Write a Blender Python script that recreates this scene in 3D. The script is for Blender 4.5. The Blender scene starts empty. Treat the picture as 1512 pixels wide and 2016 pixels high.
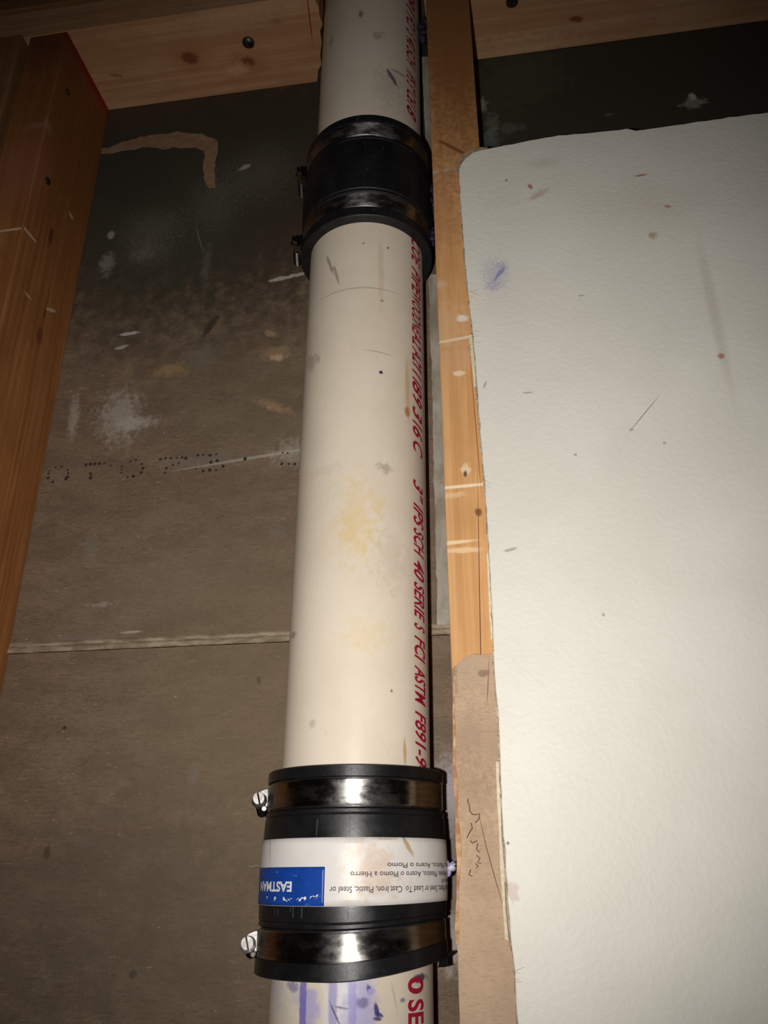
import bpy, bmesh, math, random
from mathutils import Vector, Matrix, noise
random.seed(7)
SC = bpy.context.scene
COL = SC.collection
# ------------------------------------------------------------------ camera, light, exposure
FPX = 1607.57
PITCH, YAW, ROLL = math.radians(23.9816), math.radians(8.298), math.radians(-0.2824)
CAM = Vector((0.092, -0.4771, 0.0))
FWD = Vector((-math.sin(YAW)*math.cos(PITCH), math.cos(YAW)*math.cos(PITCH), math.sin(PITCH)))
R0 = FWD.cross(Vector((0, 0, 1))).normalized(); U0 = R0.cross(FWD)
RGT = R0*math.cos(ROLL) + U0*math.sin(ROLL); UPV = -R0*math.sin(ROLL) + U0*math.cos(ROLL)
cd = bpy.data.cameras.new('camera'); cam = bpy.data.objects.new('camera', cd); COL.objects.link(cam)
M = Matrix((RGT, UPV, -FWD)).transposed().to_4x4(); M.translation = CAM
cam.matrix_world = M
cd.sensor_fit = 'VERTICAL'; cd.sensor_height = 36; cd.sensor_width = 27
cd.lens = FPX/2016*36; cd.clip_start = .01; cd.clip_end = 20
SC.camera = cam
w = bpy.data.worlds.new('world'); SC.world = w; w.use_nodes = True
w.node_tree.nodes['Background'].inputs[0].default_value = (1, .86, .72, 1)
w.node_tree.nodes['Background'].inputs[1].default_value = .004
# the phone's flash, beside its lens
ld = bpy.data.lights.new('flash', 'SPOT'); ld.shadow_soft_size = .004; ld.spot_size = math.radians(96); ld.spot_blend = 1; ld.energy = 10.7; ld.color = (1, .965, .915)
fl = bpy.data.objects.new('flash', ld); COL.objects.link(fl)
LP = math.radians(22.5); LF = Vector((-math.sin(YAW)*math.cos(LP), math.cos(YAW)*math.cos(LP), math.sin(LP)))
LR = LF.cross(Vector((0, 0, 1))).normalized(); ML = Matrix((LR, LR.cross(LF), -LF)).transposed().to_4x4()
ML.translation = CAM - RGT*.024 - UPV*.004; fl.matrix_world = ML
SC.view_settings.view_transform = 'Standard'; SC.view_settings.look = 'None'
SC.view_settings.gamma = 1; SC.view_settings.use_curve_mapping = False; SC.view_settings.exposure = 0

def ray(px, py): return (FWD*FPX + RGT*(px-756) - UPV*(py-1008))
def Y(px, py, y=.089):            # a point of the photograph on a plane parallel to the wall
    d = ray(px, py); return CAM + d*((y-CAM.y)/d.y)
def Zp(px, py, z):                # ... on a level plane
    d = ray(px, py); return CAM + d*((z-CAM.z)/d.z)
def Xp(px, py, x):
    d = ray(px, py); return CAM + d*((x-CAM.x)/d.x)

# ------------------------------------------------------------------ materials
def s2l(c):
    return tuple(((v/255)/12.92 if v/255 <= .04045 else ((v/255+.055)/1.055)**2.4) for v in c)+(1,)
def blob(c, r, col, rot=0, k=1.0, s=1.0, soft=.5, ns=0): return (c, r, col, rot, k, s, soft, ns)
def surf(name, c1, c2, scale=(30, 30, 30), rough=.6, bump=.1, bscale=(300, 300, 300), detail=6, blobs=(), spec=.3,
         metal=0, fine=None, bdist=.0006, aniso=0, ramp=(.35, .65), rvar=0):
    m = bpy.data.materials.new(name); m.use_nodes = True; nt = m.node_tree; N = nt.nodes; L = nt.links
    b = N['Principled BSDF']; tc = N.new('ShaderNodeTexCoord')
    def nz(sc, det=6, dim='3D'):
        mp = N.new('ShaderNodeMapping'); mp.inputs['Scale'].default_value = sc; L.new(tc.outputs['Object'], mp.inputs[0])
        n = N.new('ShaderNodeTexNoise'); n.inputs['Scale'].default_value = 1; n.inputs['Detail'].default_value = det
        n.inputs['Roughness'].default_value = .6; L.new(mp.outputs[0], n.inputs[0]); return n.outputs['Fac']
    def mix(f, a, c, t='MIX'):
        x = N.new('ShaderNodeMix'); x.data_type = 'RGBA'; x.blend_type = t
        for i, v in ((0, f), (6, a), (7, c)):
            if isinstance(v, (float, int)): x.inputs[i].default_value = v
            elif isinstance(v, tuple): x.inputs[i].default_value = v
            else: L.new(v, x.inputs[i])
        return x.outputs[2]
    def mr(v, a0, a1, b0=0, b1=1):
        x = N.new('ShaderNodeMapRange'); x.interpolation_type = 'SMOOTHSTEP'
        L.new(v, x.inputs[0])
        for i, q in enumerate((a0, a1, b0, b1)): x.inputs[i+1].default_value = q
        return x.outputs[0]
    def math_(op, a, c):
        x = N.new('ShaderNodeMath'); x.operation = op
        for i, v in ((0, a), (1, c)):
            if isinstance(v, (float, int)): x.inputs[i].default_value = v
            else: L.new(v, x.inputs[i])
        return x.outputs[0]
    col = mix(mr(nz(scale, detail), ramp[0], ramp[1]), c1, c2)
    if fine:
        for (fs, amt, lo, hi, fc) in fine:
            col = mix(math_('MULTIPLY', mr(nz(fs, 3), lo, hi), float(amt)), col, fc)
    ncache = {}
    for (c, r, bc, rot, k, s, soft, ns) in blobs:
        if ns not in ncache:
            sc = (220, 90, 700)[ns] if not isinstance(ns, tuple) else ns
            ncache[ns] = nz(sc if isinstance(sc, tuple) else (sc, sc, sc), 5)
        mp = N.new('ShaderNodeMapping'); mp.vector_type = 'TEXTURE'; L.new(tc.outputs['Object'], mp.inputs[0])
        mp.inputs['Location'].default_value = c; mp.inputs['Scale'].default_value = r
        mp.inputs['Rotation'].default_value = (0, -rot, 0) if not isinstance(rot, tuple) else rot
        ln = N.new('ShaderNodeVectorMath'); ln.operation = 'LENGTH'; L.new(mp.outputs[0], ln.inputs[0])
        nn = math_('MULTIPLY', math_('SUBTRACT', ncache[ns], .5), float(k)*(3 if k < .9 else 2.6))
        q = math_('ADD', ln.outputs['Value'], nn)
        if k >= .9: soft, s = min(.9, soft*1.5), s*.62
        mk = math_('MULTIPLY', mr(q, 1-soft, 1+soft, 1, 0), float(s))
        col = mix(mk, col, bc)
    L.new(col, b.inputs['Base Color'])
    b.inputs['Roughness'].default_value = rough; b.inputs['Metallic'].default_value = metal
    b.inputs['Specular IOR Level'].default_value = spec
    if aniso:
        b.inputs['Anisotropic'].default_value = aniso; b.inputs['Anisotropic Rotation'].default_value = .25
        tg = N.new('ShaderNodeTangent'); tg.direction_type = 'RADIAL'; tg.axis = 'Z'; L.new(tg.outputs[0], b.inputs['Tangent'])
    if rvar: L.new(mr(nz((70, 70, 110), 5), .35, .65, rough-rvar, rough+rvar), b.inputs['Roughness'])
    if bump:
        bp = N.new('ShaderNodeBump'); bp.inputs['Strength'].default_value = bump; bp.inputs['Distance'].default_value = bdist
        L.new(nz(bscale, 4), bp.inputs['Height']); L.new(bp.outputs[0], b.inputs['Normal'])
    return m
def flat(name, c, rough=.6, spec=.3, metal=0): return surf(name, c, tuple(v*.8 for v in c[:3])+(1,), (400, 400, 400), rough, 0, spec=spec, metal=metal)

# ------------------------------------------------------------------ mesh helpers
def tag(o, label=None, cat=None, kind=None, group=None):
    if label: o['label'] = label
    if cat: o['category'] = cat
    if kind: o['kind'] = kind
    if group: o['group'] = group
    return o
def empty(name, loc, label, cat, group=None):
    o = bpy.data.objects.new(name, None); COL.objects.link(o); o.location = loc; o.empty_display_size = .02
    return tag(o, label, cat, None, group)
def worldloc(o):
    v = Vector((0, 0, 0))
    while o: v += o.location; o = o.parent
    return v
def obj(name, bm, mat, parent=None, smooth=False, origin=None, bevel=0):
    off = worldloc(parent) if parent else (Vector(origin) if origin else Vector((0, 0, 0)))
    bmesh.ops.remove_doubles(bm, verts=bm.verts, dist=1e-7)
    bmesh.ops.recalc_face_normals(bm, faces=bm.faces)
    bmesh.ops.translate(bm, verts=bm.verts, vec=-off)
    me = bpy.data.meshes.new(name); bm.to_mesh(me); bm.free()
    for p in me.polygons: p.use_smooth = smooth
    me.materials.append(mat); o = bpy.data.objects.new(name, me); COL.objects.link(o)
    if parent: o.parent = parent
    elif origin: o.location = off
    if bevel:
        md = o.modifiers.new('bevel', 'BEVEL'); md.width = bevel; md.segments = 2; md.limit_method = 'ANGLE'
    return o
def box(bm, x0, x1, y0, y1, z0, z1):
    vs = [bm.verts.new((x, y, z)) for x in (x0, x1) for y in (y0, y1) for z in (z0, z1)]
    for f in ((0, 1, 3, 2), (4, 6, 7, 5), (0, 4, 5, 1), (2, 3, 7, 6), (0, 2, 6, 4), (1, 5, 7, 3)): bm.faces.new([vs[i] for i in f])
def prism(bm, pts, vec):           # extrude an outline into a solid
    a = [bm.verts.new(p) for p in pts]; b = [bm.verts.new(Vector(p)+Vector(vec)) for p in pts]; n = len(pts)
    bm.faces.new(a); bm.faces.new(b[::-1])
    for i in range(n): bm.faces.new((a[i], b[i], b[(i+1) % n], a[(i+1) % n]))
def lathe(bm, prof, axis, n=160, closed=True, fn=None):      # prof: (r, z) loop; axis(z) -> centre
    rings = []
    for (r, z) in prof:
        c = axis(z); rg = []
        for i in range(n):
            a = 2*math.pi*i/n; p = Vector((c.x+r*math.sin(a), c.y-r*math.cos(a), z))
            if fn: p = fn(p)
            rg.append(bm.verts.new(p))
        rings.append(rg)
    m = len(prof)
    for k in range(m if closed else m-1):
        A, B = rings[k], rings[(k+1) % m]
        for i in range(n): bm.faces.new((A[i], A[(i+1) % n], B[(i+1) % n], B[i]))
def cyl(bm, a, b, r, n=20, r2=None, hexa=False):
    a = Vector(a); b = Vector(b); d = (b-a).normalized(); u = d.orthogonal().normalized(); v = d.cross(u)
    r2 = r if r2 is None else r2
    A = [bm.verts.new(a+(u*math.cos(2*math.pi*i/n)+v*math.sin(2*math.pi*i/n))*r) for i in range(n)]
    B = [bm.verts.new(b+(u*math.cos(2*math.pi*i/n)+v*math.sin(2*math.pi*i/n))*r2) for i in range(n)]
    bm.faces.new(A[::-1]); bm.faces.new(B)
    for i in range(n): bm.faces.new((A[i], A[(i+1) % n], B[(i+1) % n], B[i]))
def lump(bm, c, r, seed=0, amp=.35, sub=3):
    t = bmesh.new(); bmesh.ops.create_icosphere(t, subdivisions=sub, radius=1)
    for v in t.verts:
        k = 1+amp*noise.noise(v.co*1.7+Vector((seed*3.1, seed, 0)))+amp*.5*noise.noise(v.co*4+Vector((seed, 0, 9)))
        v.co = Vector((c[0]+v.co.x*r[0]*k, c[1]+v.co.y*r[1]*k, c[2]+v.co.z*r[2]*k))
    me = bpy.data.meshes.new('t'); t.to_mesh(me); t.free(); bm.from_mesh(me); bpy.data.meshes.remove(me)
def jag(pts, step=.004, amp=.0006, seed=0, keep=None):         # subdivide an x-z outline and roughen it
    out = []; n = len(pts)
    for i in range(n):
        a = Vector(pts[i]); b = Vector(pts[(i+1) % n]); L_ = (b-a).length; k = max(1, int(L_/step))
        if keep and (i in keep): out.append(a); continue
        for j in range(k):
            p = a.lerp(b, j/k)
            dx = noise.noise(Vector((p.x*260, seed, p.z*260)))*amp + noise.noise(Vector((p.x*900, seed+5, p.z*900)))*amp*.5
            dz = noise.noise(Vector((p.x*260, seed+9, p.z*260)))*amp + noise.noise(Vector((p.x*900, seed+15, p.z*900)))*amp*.5
            out.append(Vector((p.x+dx, p.y, p.z+dz)))
    return out
def ribbon(bm, pts, wds, nrm, th):       # flat strip following pts, with its own thickness
    n = Vector(nrm).normalized(); L_, R_ = [], []
    for i, p in enumerate(pts):
        d = (Vector(pts[min(i+1, len(pts)-1)])-Vector(pts[max(i-1, 0)])).normalized(); s = d.cross(n).normalized()
        L_.append(Vector(p)+s*wds[i]); R_.append(Vector(p)-s*wds[i])
    prism(bm, L_+R_[::-1], n*th)
def text_mesh(s, bold=0.0, shear=0.0, spacing=1.0):
    cu = bpy.data.curves.new('t', 'FONT'); cu.body = s; cu.size = 1; cu.offset = bold; cu.shear = shear; cu.space_character = spacing
    cu.resolution_u = 5
    o = bpy.data.objects.new('t', cu); COL.objects.link(o); bpy.context.view_layer.update()
    me = bpy.data.meshes.new_from_object(o.evaluated_get(bpy.context.evaluated_depsgraph_get()))
    bpy.data.objects.remove(o); bpy.data.curves.remove(cu)
    bm = bmesh.new(); bm.from_mesh(me); bpy.data.meshes.remove(me)
    xs = [v.co.x for v in bm.verts]; ys = [v.co.y for v in bm.verts]
    return bm, min(xs), max(xs), min(ys), max(ys)
def put_text(dst, s, fn, n_u=1, n_v=1, **kw):   # fn(u, v) maps the text's unit box into the scene
    bm, x0, x1, y0, y1 = text_mesh(s, **kw)
    y0 = 0 if y0 > -.05 else y0
    for k in range(1, n_u):
        bmesh.ops.bisect_plane(bm, geom=bm.verts[:]+bm.edges[:]+bm.faces[:], plane_co=(x0+(x1-x0)*k/n_u, 0, 0), plane_no=(1, 0, 0))
    for k in range(1, n_v):
        bmesh.ops.bisect_plane(bm, geom=bm.verts[:]+bm.edges[:]+bm.faces[:], plane_co=(0, y0+(y1-y0)*k/n_v, 0), plane_no=(0, 1, 0))
    for v in bm.verts: v.co = fn((v.co.x-x0)/(x1-x0), (v.co.y-y0)/(y1-y0))
    me = bpy.data.meshes.new('t'); bm.to_mesh(me); bm.free(); dst.from_mesh(me); bpy.data.meshes.remove(me)

# ------------------------------------------------------------------ back wall boards
GREY = s2l((126, 118, 110)); OFFW = s2l((190, 182, 170)); TAN = s2l((158, 132, 102)); GREEN = s2l((72, 78, 58)); DARK = s2l((60, 50, 40))
def wb(px, py, rx, rz, col, rot=0, k=1., s=.8, soft=.4, ns=0):
    p = Y(px, py); return blob((p.x, p.y, p.z), (rx, .5, rz), col, rot, k, s, soft, ns)
DK = s2l((66, 52, 42))
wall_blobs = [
    wb(330, 330, .22, .19, s2l((72, 58, 47)), 0, .35, .95, .45, 1), wb(1250, 120, .3, .16, s2l((50, 42, 34)), 0, .2, .95, .3, 1), wb(560, 330, .1, .15, DK, 0, .4, .8, .5, 1),  # broad patches that darken the upper board
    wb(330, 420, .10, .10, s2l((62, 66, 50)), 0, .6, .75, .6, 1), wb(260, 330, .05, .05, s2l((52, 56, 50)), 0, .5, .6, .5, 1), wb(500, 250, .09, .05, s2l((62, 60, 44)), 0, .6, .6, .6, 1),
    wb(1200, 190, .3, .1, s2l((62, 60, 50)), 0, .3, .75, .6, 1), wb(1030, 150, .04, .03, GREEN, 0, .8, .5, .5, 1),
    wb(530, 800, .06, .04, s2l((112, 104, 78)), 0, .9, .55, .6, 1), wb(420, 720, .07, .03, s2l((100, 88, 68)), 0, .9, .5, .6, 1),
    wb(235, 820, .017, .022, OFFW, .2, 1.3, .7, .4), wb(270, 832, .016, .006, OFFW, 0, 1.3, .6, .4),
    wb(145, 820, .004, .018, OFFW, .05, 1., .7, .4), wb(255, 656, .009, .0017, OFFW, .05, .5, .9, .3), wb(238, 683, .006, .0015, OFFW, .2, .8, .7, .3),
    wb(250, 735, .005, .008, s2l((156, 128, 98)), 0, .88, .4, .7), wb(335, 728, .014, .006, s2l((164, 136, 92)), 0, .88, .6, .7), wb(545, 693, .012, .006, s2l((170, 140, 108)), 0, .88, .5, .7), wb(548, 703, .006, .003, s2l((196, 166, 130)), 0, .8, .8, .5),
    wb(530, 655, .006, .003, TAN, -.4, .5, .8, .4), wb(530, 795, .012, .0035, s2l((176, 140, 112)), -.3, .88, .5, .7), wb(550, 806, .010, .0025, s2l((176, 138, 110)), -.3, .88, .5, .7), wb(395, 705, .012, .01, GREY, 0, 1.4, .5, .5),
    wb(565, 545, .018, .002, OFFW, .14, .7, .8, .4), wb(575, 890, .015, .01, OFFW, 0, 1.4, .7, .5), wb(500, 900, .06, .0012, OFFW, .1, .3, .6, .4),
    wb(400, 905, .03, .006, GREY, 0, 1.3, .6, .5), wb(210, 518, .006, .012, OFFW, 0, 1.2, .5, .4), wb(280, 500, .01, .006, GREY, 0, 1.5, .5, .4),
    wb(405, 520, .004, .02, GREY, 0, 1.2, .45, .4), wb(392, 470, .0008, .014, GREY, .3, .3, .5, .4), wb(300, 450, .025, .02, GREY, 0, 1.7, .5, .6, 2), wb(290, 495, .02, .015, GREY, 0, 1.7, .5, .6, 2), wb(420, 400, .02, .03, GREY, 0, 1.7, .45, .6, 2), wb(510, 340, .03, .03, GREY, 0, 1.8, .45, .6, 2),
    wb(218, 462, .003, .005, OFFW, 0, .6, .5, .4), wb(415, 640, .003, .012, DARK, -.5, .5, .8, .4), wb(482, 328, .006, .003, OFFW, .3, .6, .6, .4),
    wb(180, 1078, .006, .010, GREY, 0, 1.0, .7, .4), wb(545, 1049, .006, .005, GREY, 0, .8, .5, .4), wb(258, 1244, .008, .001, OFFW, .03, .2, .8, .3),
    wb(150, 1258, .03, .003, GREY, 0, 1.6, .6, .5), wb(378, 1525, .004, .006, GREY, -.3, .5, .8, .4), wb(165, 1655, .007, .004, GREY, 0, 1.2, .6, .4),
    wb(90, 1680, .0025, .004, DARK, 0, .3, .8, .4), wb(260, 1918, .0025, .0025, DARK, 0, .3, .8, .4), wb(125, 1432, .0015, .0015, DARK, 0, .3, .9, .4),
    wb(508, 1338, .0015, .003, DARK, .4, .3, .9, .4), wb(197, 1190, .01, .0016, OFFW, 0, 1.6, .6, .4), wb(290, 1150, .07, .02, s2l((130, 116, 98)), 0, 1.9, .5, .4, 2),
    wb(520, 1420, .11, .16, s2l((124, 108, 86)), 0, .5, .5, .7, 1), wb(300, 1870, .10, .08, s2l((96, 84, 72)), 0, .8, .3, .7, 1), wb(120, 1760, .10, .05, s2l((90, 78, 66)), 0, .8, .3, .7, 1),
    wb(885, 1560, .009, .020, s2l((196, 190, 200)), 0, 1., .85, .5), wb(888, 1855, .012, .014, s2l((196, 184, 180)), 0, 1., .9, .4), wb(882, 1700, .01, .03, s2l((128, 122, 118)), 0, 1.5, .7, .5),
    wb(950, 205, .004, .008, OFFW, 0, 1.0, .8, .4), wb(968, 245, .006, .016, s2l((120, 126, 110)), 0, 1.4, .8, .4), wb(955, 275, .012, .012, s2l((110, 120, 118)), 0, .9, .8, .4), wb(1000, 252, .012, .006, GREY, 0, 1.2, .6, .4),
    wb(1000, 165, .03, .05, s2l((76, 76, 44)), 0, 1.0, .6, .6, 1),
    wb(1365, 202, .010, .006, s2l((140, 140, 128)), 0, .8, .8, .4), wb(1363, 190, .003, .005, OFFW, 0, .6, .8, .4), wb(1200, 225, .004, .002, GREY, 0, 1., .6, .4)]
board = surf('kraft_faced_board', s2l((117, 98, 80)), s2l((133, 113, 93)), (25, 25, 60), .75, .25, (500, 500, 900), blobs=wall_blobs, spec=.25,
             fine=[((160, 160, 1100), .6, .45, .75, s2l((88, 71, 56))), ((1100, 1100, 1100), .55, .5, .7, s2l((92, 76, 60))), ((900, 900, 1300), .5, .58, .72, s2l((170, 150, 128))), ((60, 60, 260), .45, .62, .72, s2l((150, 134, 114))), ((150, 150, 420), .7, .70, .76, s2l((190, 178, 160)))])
SEAM = Y(290, 1266).z
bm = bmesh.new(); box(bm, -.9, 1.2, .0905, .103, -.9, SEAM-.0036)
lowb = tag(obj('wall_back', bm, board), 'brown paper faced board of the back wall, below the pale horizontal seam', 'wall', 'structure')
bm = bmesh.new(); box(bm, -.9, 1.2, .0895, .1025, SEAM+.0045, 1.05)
upb = tag(obj('wall_back', bm, board), 'brown board of the back wall with stains and broad darker patches, above the pale horizontal seam', 'wall', 'structure')
edge_m = surf('seam_edge_paper', s2l((128, 112, 92)), s2l((172, 156, 132)), (60, 60, 200), .8, .3, (300, 300, 900), fine=[((120, 120, 700), .5, .55, .7, s2l((110, 94, 76)))])
bm = bmesh.new()
xs = [-.9+i*.006 for i in range(int(1.35/.006))]
for (z0, z1, y0, sd) in ((SEAM-.0034, SEAM+.0010, .0868, 1), (SEAM+.0008, SEAM+.0046, .0880, 4)):
    a = []; b = []
    for x in xs:
        a.append(bm.verts.new((x, y0+.0009*noise.noise(Vector((x*60, sd, 0))), z0+.0005*noise.noise(Vector((x*90, sd+2, 0))))))
        b.append(bm.verts.new((x, y0+.0006+.0006*noise.noise(Vector((x*60, sd+8, 0))), z1+.0006*noise.noise(Vector((x*120, sd+4, 0))))))
    a2 = [bm.verts.new((v.co.x, .0915, v.co.z)) for v in a]; b2 = [bm.verts.new((v.co.x, .0915, v.co.z+.001)) for v in b]
    for i in range(len(xs)-1):
        bm.faces.new((a[i], a[i+1], b[i+1], b[i])); bm.faces.new((a[i], a2[i], a2[i+1], a[i+1])); bm.faces.new((b[i], b[i+1], b2[i+1], b2[i])); bm.faces.new((a2[i], b2[i], b2[i+1], a2[i+1]))
tag(obj('folded_edge', bm, edge_m, upb, smooth=True), 'pale folded paper edge along the seam')
# torn paper mark, high on the board
o8 = lambda x, y: Y(180+x*280/1512, 230+y*170/918, .0888)
pts = [o8(*p) for p in [(60, 352), (180, 330), (330, 265), (520, 215), (700, 185), (820, 178), (920, 155), (1020, 176), (1180, 180), (1230, 212), (1300, 230), (1345, 262), (1355, 310), (1345, 380), (1320, 440), (1312, 560), (1308, 700), (1320, 745),
                         (1240, 757), (1210, 700), (1195, 600), (1188, 480), (1205, 400), (1190, 360), (1140, 345), (1090, 320), (1000, 325), (930, 332), (860, 316), (750, 345), (690, 325), (600, 315), (520, 320), (460, 345), (350, 350), (190, 385), (60, 392)]]
bm = bmesh.new(); prism(bm, jag(pts, .004, .0012, 3), (0, .0009, 0))
tag(obj('torn_paper_mark', bm, surf('bare_kraft', s2l((152, 122, 96)), s2l((138, 108, 84)), (120, 120, 120), .8, .2), upb), 'curved pale brown strip where the dark face has torn away')
# dotted lettering stamped on the board
D = [(45, 210), (42, 235), (50, 195), (85, 175), (120, 172), (155, 190), (158, 208), (155, 228), (70, 258), (145, 240), (258, 160), (285, 155), (310, 155), (335, 153), (365, 150), (400, 165), (285, 210), (285, 235), (290, 222), (465, 170), (463, 188), (462, 205), (497, 230), (530, 225), (515, 140), (545, 132), (578, 155), (585, 180), (575, 205),
     (685, 128), (715, 122), (745, 122), (780, 120), (810, 118), (830, 122), (790, 150), (757, 160), (720, 180), (712, 205), (900, 105), (930, 102), (970, 105), (1005, 100), (1010, 138), (975, 145), (1045, 168), (890, 183), (930, 195), (968, 190), (1005, 190), (1170, 125), (1380, 155), (1420, 155), (1455, 155), (1385, 90), (1415, 92)]
bm = bmesh.new()
for i, (x, y) in enumerate(D):
    c = Y(80+x*520/1512, 860+y*120/349, .0894); rr = random.uniform(.0006, .0013)
    prism(bm, [(c.x+rr*(1.1+.3*random.random())*math.cos(t*.7854), .0894, c.z+rr*(1.0+.5*random.random())*math.sin(t*.7854)) for t in range(8)], (0, .0004, 0))
tag(obj('stamped_lettering', bm, flat('stamp_ink', s2l((62, 50, 42)), .8), upb), 'faint row of dotted black characters stamped across the board')
# pale filler strip between pipe and stud
fill_m = surf('wall_filler', s2l((178, 170, 156)), s2l((150, 138, 122)), (60, 60, 25), .7, .3, (300, 300, 300), fine=[((60, 60, 40), .5, .5, .7, s2l((196, 190, 180)))])
L1 = [(830, 112), (834, 180), (837, 260), (840, 330)]; 
bm = bmesh.new()
prism(bm, jag([Y(x, y, .0885) for x, y in [(829, 112), (833, 180), (837, 260), (838, 330), (860, 330), (859, 112)]], .005, .0008, 1), (0, .0015, 0))
prism(bm, jag([Y(x, y, .0885) for x, y in [(843, 540), (846, 600), (845, 640), (848, 700), (850, 712), (853, 900), (857, 1040), (858, 1100), (861, 1200), (862, 1238), (876, 1229), (905, 1229), (890, 900), (884, 540)]], .005, .0008, 2), (0, .0015, 0))
tag(obj('filler_strip', bm, fill_m, upb), 'off-white strip of filler with a pointed lower end, beside the stud')

# ------------------------------------------------------------------ timber
def wood(name, c1, c2, axis=2, blobs=(), rough=.62, dark=None):
    s = [160, 160, 160]; s[axis] = 5; f = [700, 700, 700]; f[axis] = 14
    dark = dark or tuple(v*.72 for v in c1[:3])+(1,)
    return surf(name, c1, c2, tuple(s), rough, .25, tuple(f), detail=4, blobs=blobs, spec=.25, fine=[(tuple(f), .4, .45, .7, dark), ((22, 22, 22), .35, .4, .7, tuple(v*.8 for v in c2[:3])+(1,))], bdist=.0004)
XS, XR, ZP = -.2812, .062, .7388
ls = lambda px, py, ry, rz, col, rot=0, k=.6, s=.8, soft=.4: (lambda p: blob((p.x, p.y, p.z), (.02, ry, rz), col, (rot, 0, 0), k, s, soft))(Xp(px, py, XS))
lf = lambda px, py, rx, rz, col, rot=0, k=.6, s=.8, soft=.4, y=0: (lambda p: blob((p.x, p.y, p.z), (rx, .02, rz), col, rot, k, s, soft))(Y(px, py, y))
CREAMW = s2l((206, 182, 160))
stud_l = wood('orange_pine', s2l((172, 116, 68)), s2l((144, 90, 48)), 2, [
    blob((XS, .045, ZP-.05), (.05, .12, .17), s2l((128, 78, 40)), 0, .4, .8, .6), blob((XS, .045, ZP-.001), (.004, .08, .010), s2l((150, 18, 14)), 0, .5, .9, .6), blob((XS-.02, .0, ZP), (.03, .05, .05), s2l((84, 40, 34)), 0, .5, .5, .6),
    ls(100, 610, .007, .0016, CREAMW, .5, .4), ls(55, 582, .005, .001, CREAMW, 0, .4), ls(78, 660, .004, .008, s2l((110, 60, 34)), 0, .5), ls(88, 617, .001, .006, DARK, 0, .3),
    lf(40, 330, .03, .035, s2l((168, 104, 84)), 0, .5, .5, .6), ls(95, 250, .006, .006, OFFW, 0, 1.4, .25), ls(100, 465, .003, .010, s2l((90, 48, 24)), 0, .5), ls(140, 425, .004, .002, CREAMW, 0, .5, .6)])
bm = bmesh.new(); box(bm, XS-.038, XS, 0, .0893, -.9, ZP)
s1 = tag(obj('wall_stud', bm, stud_l, None, origin=(XS-.019, .0446, -.9), bevel=.0012), 'orange-brown timber stud at left, its wide side face turned to the pipe', 'stud')
def shift(m_blobs): return m_blobs
bm = bmesh.new(); box(bm, XS-.0825, XS-.0445, -.004, .085, -.9, ZP)
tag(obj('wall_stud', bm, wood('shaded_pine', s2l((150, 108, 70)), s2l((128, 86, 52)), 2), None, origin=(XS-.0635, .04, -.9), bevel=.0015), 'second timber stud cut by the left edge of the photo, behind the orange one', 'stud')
# pale scratch around the left stud: chalk line, and nails in its side
chalk = flat('chalk_line', s2l((205, 176, 150)), .9)
e = Y(45, 449, -.0003); bm = bmesh.new()
ribbon(bm, [Vector((XS-.038, -.0002, e.z-.003)), Vector((XS-.02, -.0002, e.z-.0005)), Vector((XS-.0012, -.0002, e.z))], [.0008, .0009, .0011], (0, -1, 0), .0004)
a = Xp(48, 450, XS); b = Xp(70, 476, XS); ribbon(bm, [Vector((XS+.0002, .0015, a.z)), Vector((XS+.0002, a.y*.4+b.y*.6, a.z*.4+b.z*.6)), Vector((XS+.0002, b.y, b.z))], [.0011, .001, .0007], (1, 0, 0), .0004)
tag(obj('chalk_line', bm, chalk, s1), 'pale line scribed across the stud')
iron = surf('dull_iron', s2l((60, 54, 50)), s2l((96, 90, 84)), (400, 400, 400), .45, .1, metal=.8)
for (px, py, r) in ((93, 357, .0035), (132, 181, .003)):
    p = Xp(px, py, XS); bm = bmesh.new(); cyl(bm, (XS-.01, p.y, p.z), (XS+.0012, p.y, p.z), r, 20); cyl(bm, (XS+.0012, p.y, p.z), (XS+.002, p.y, p.z), r*.9, 20, r*.5)
    obj('nail', bm, iron, s1)
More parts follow.
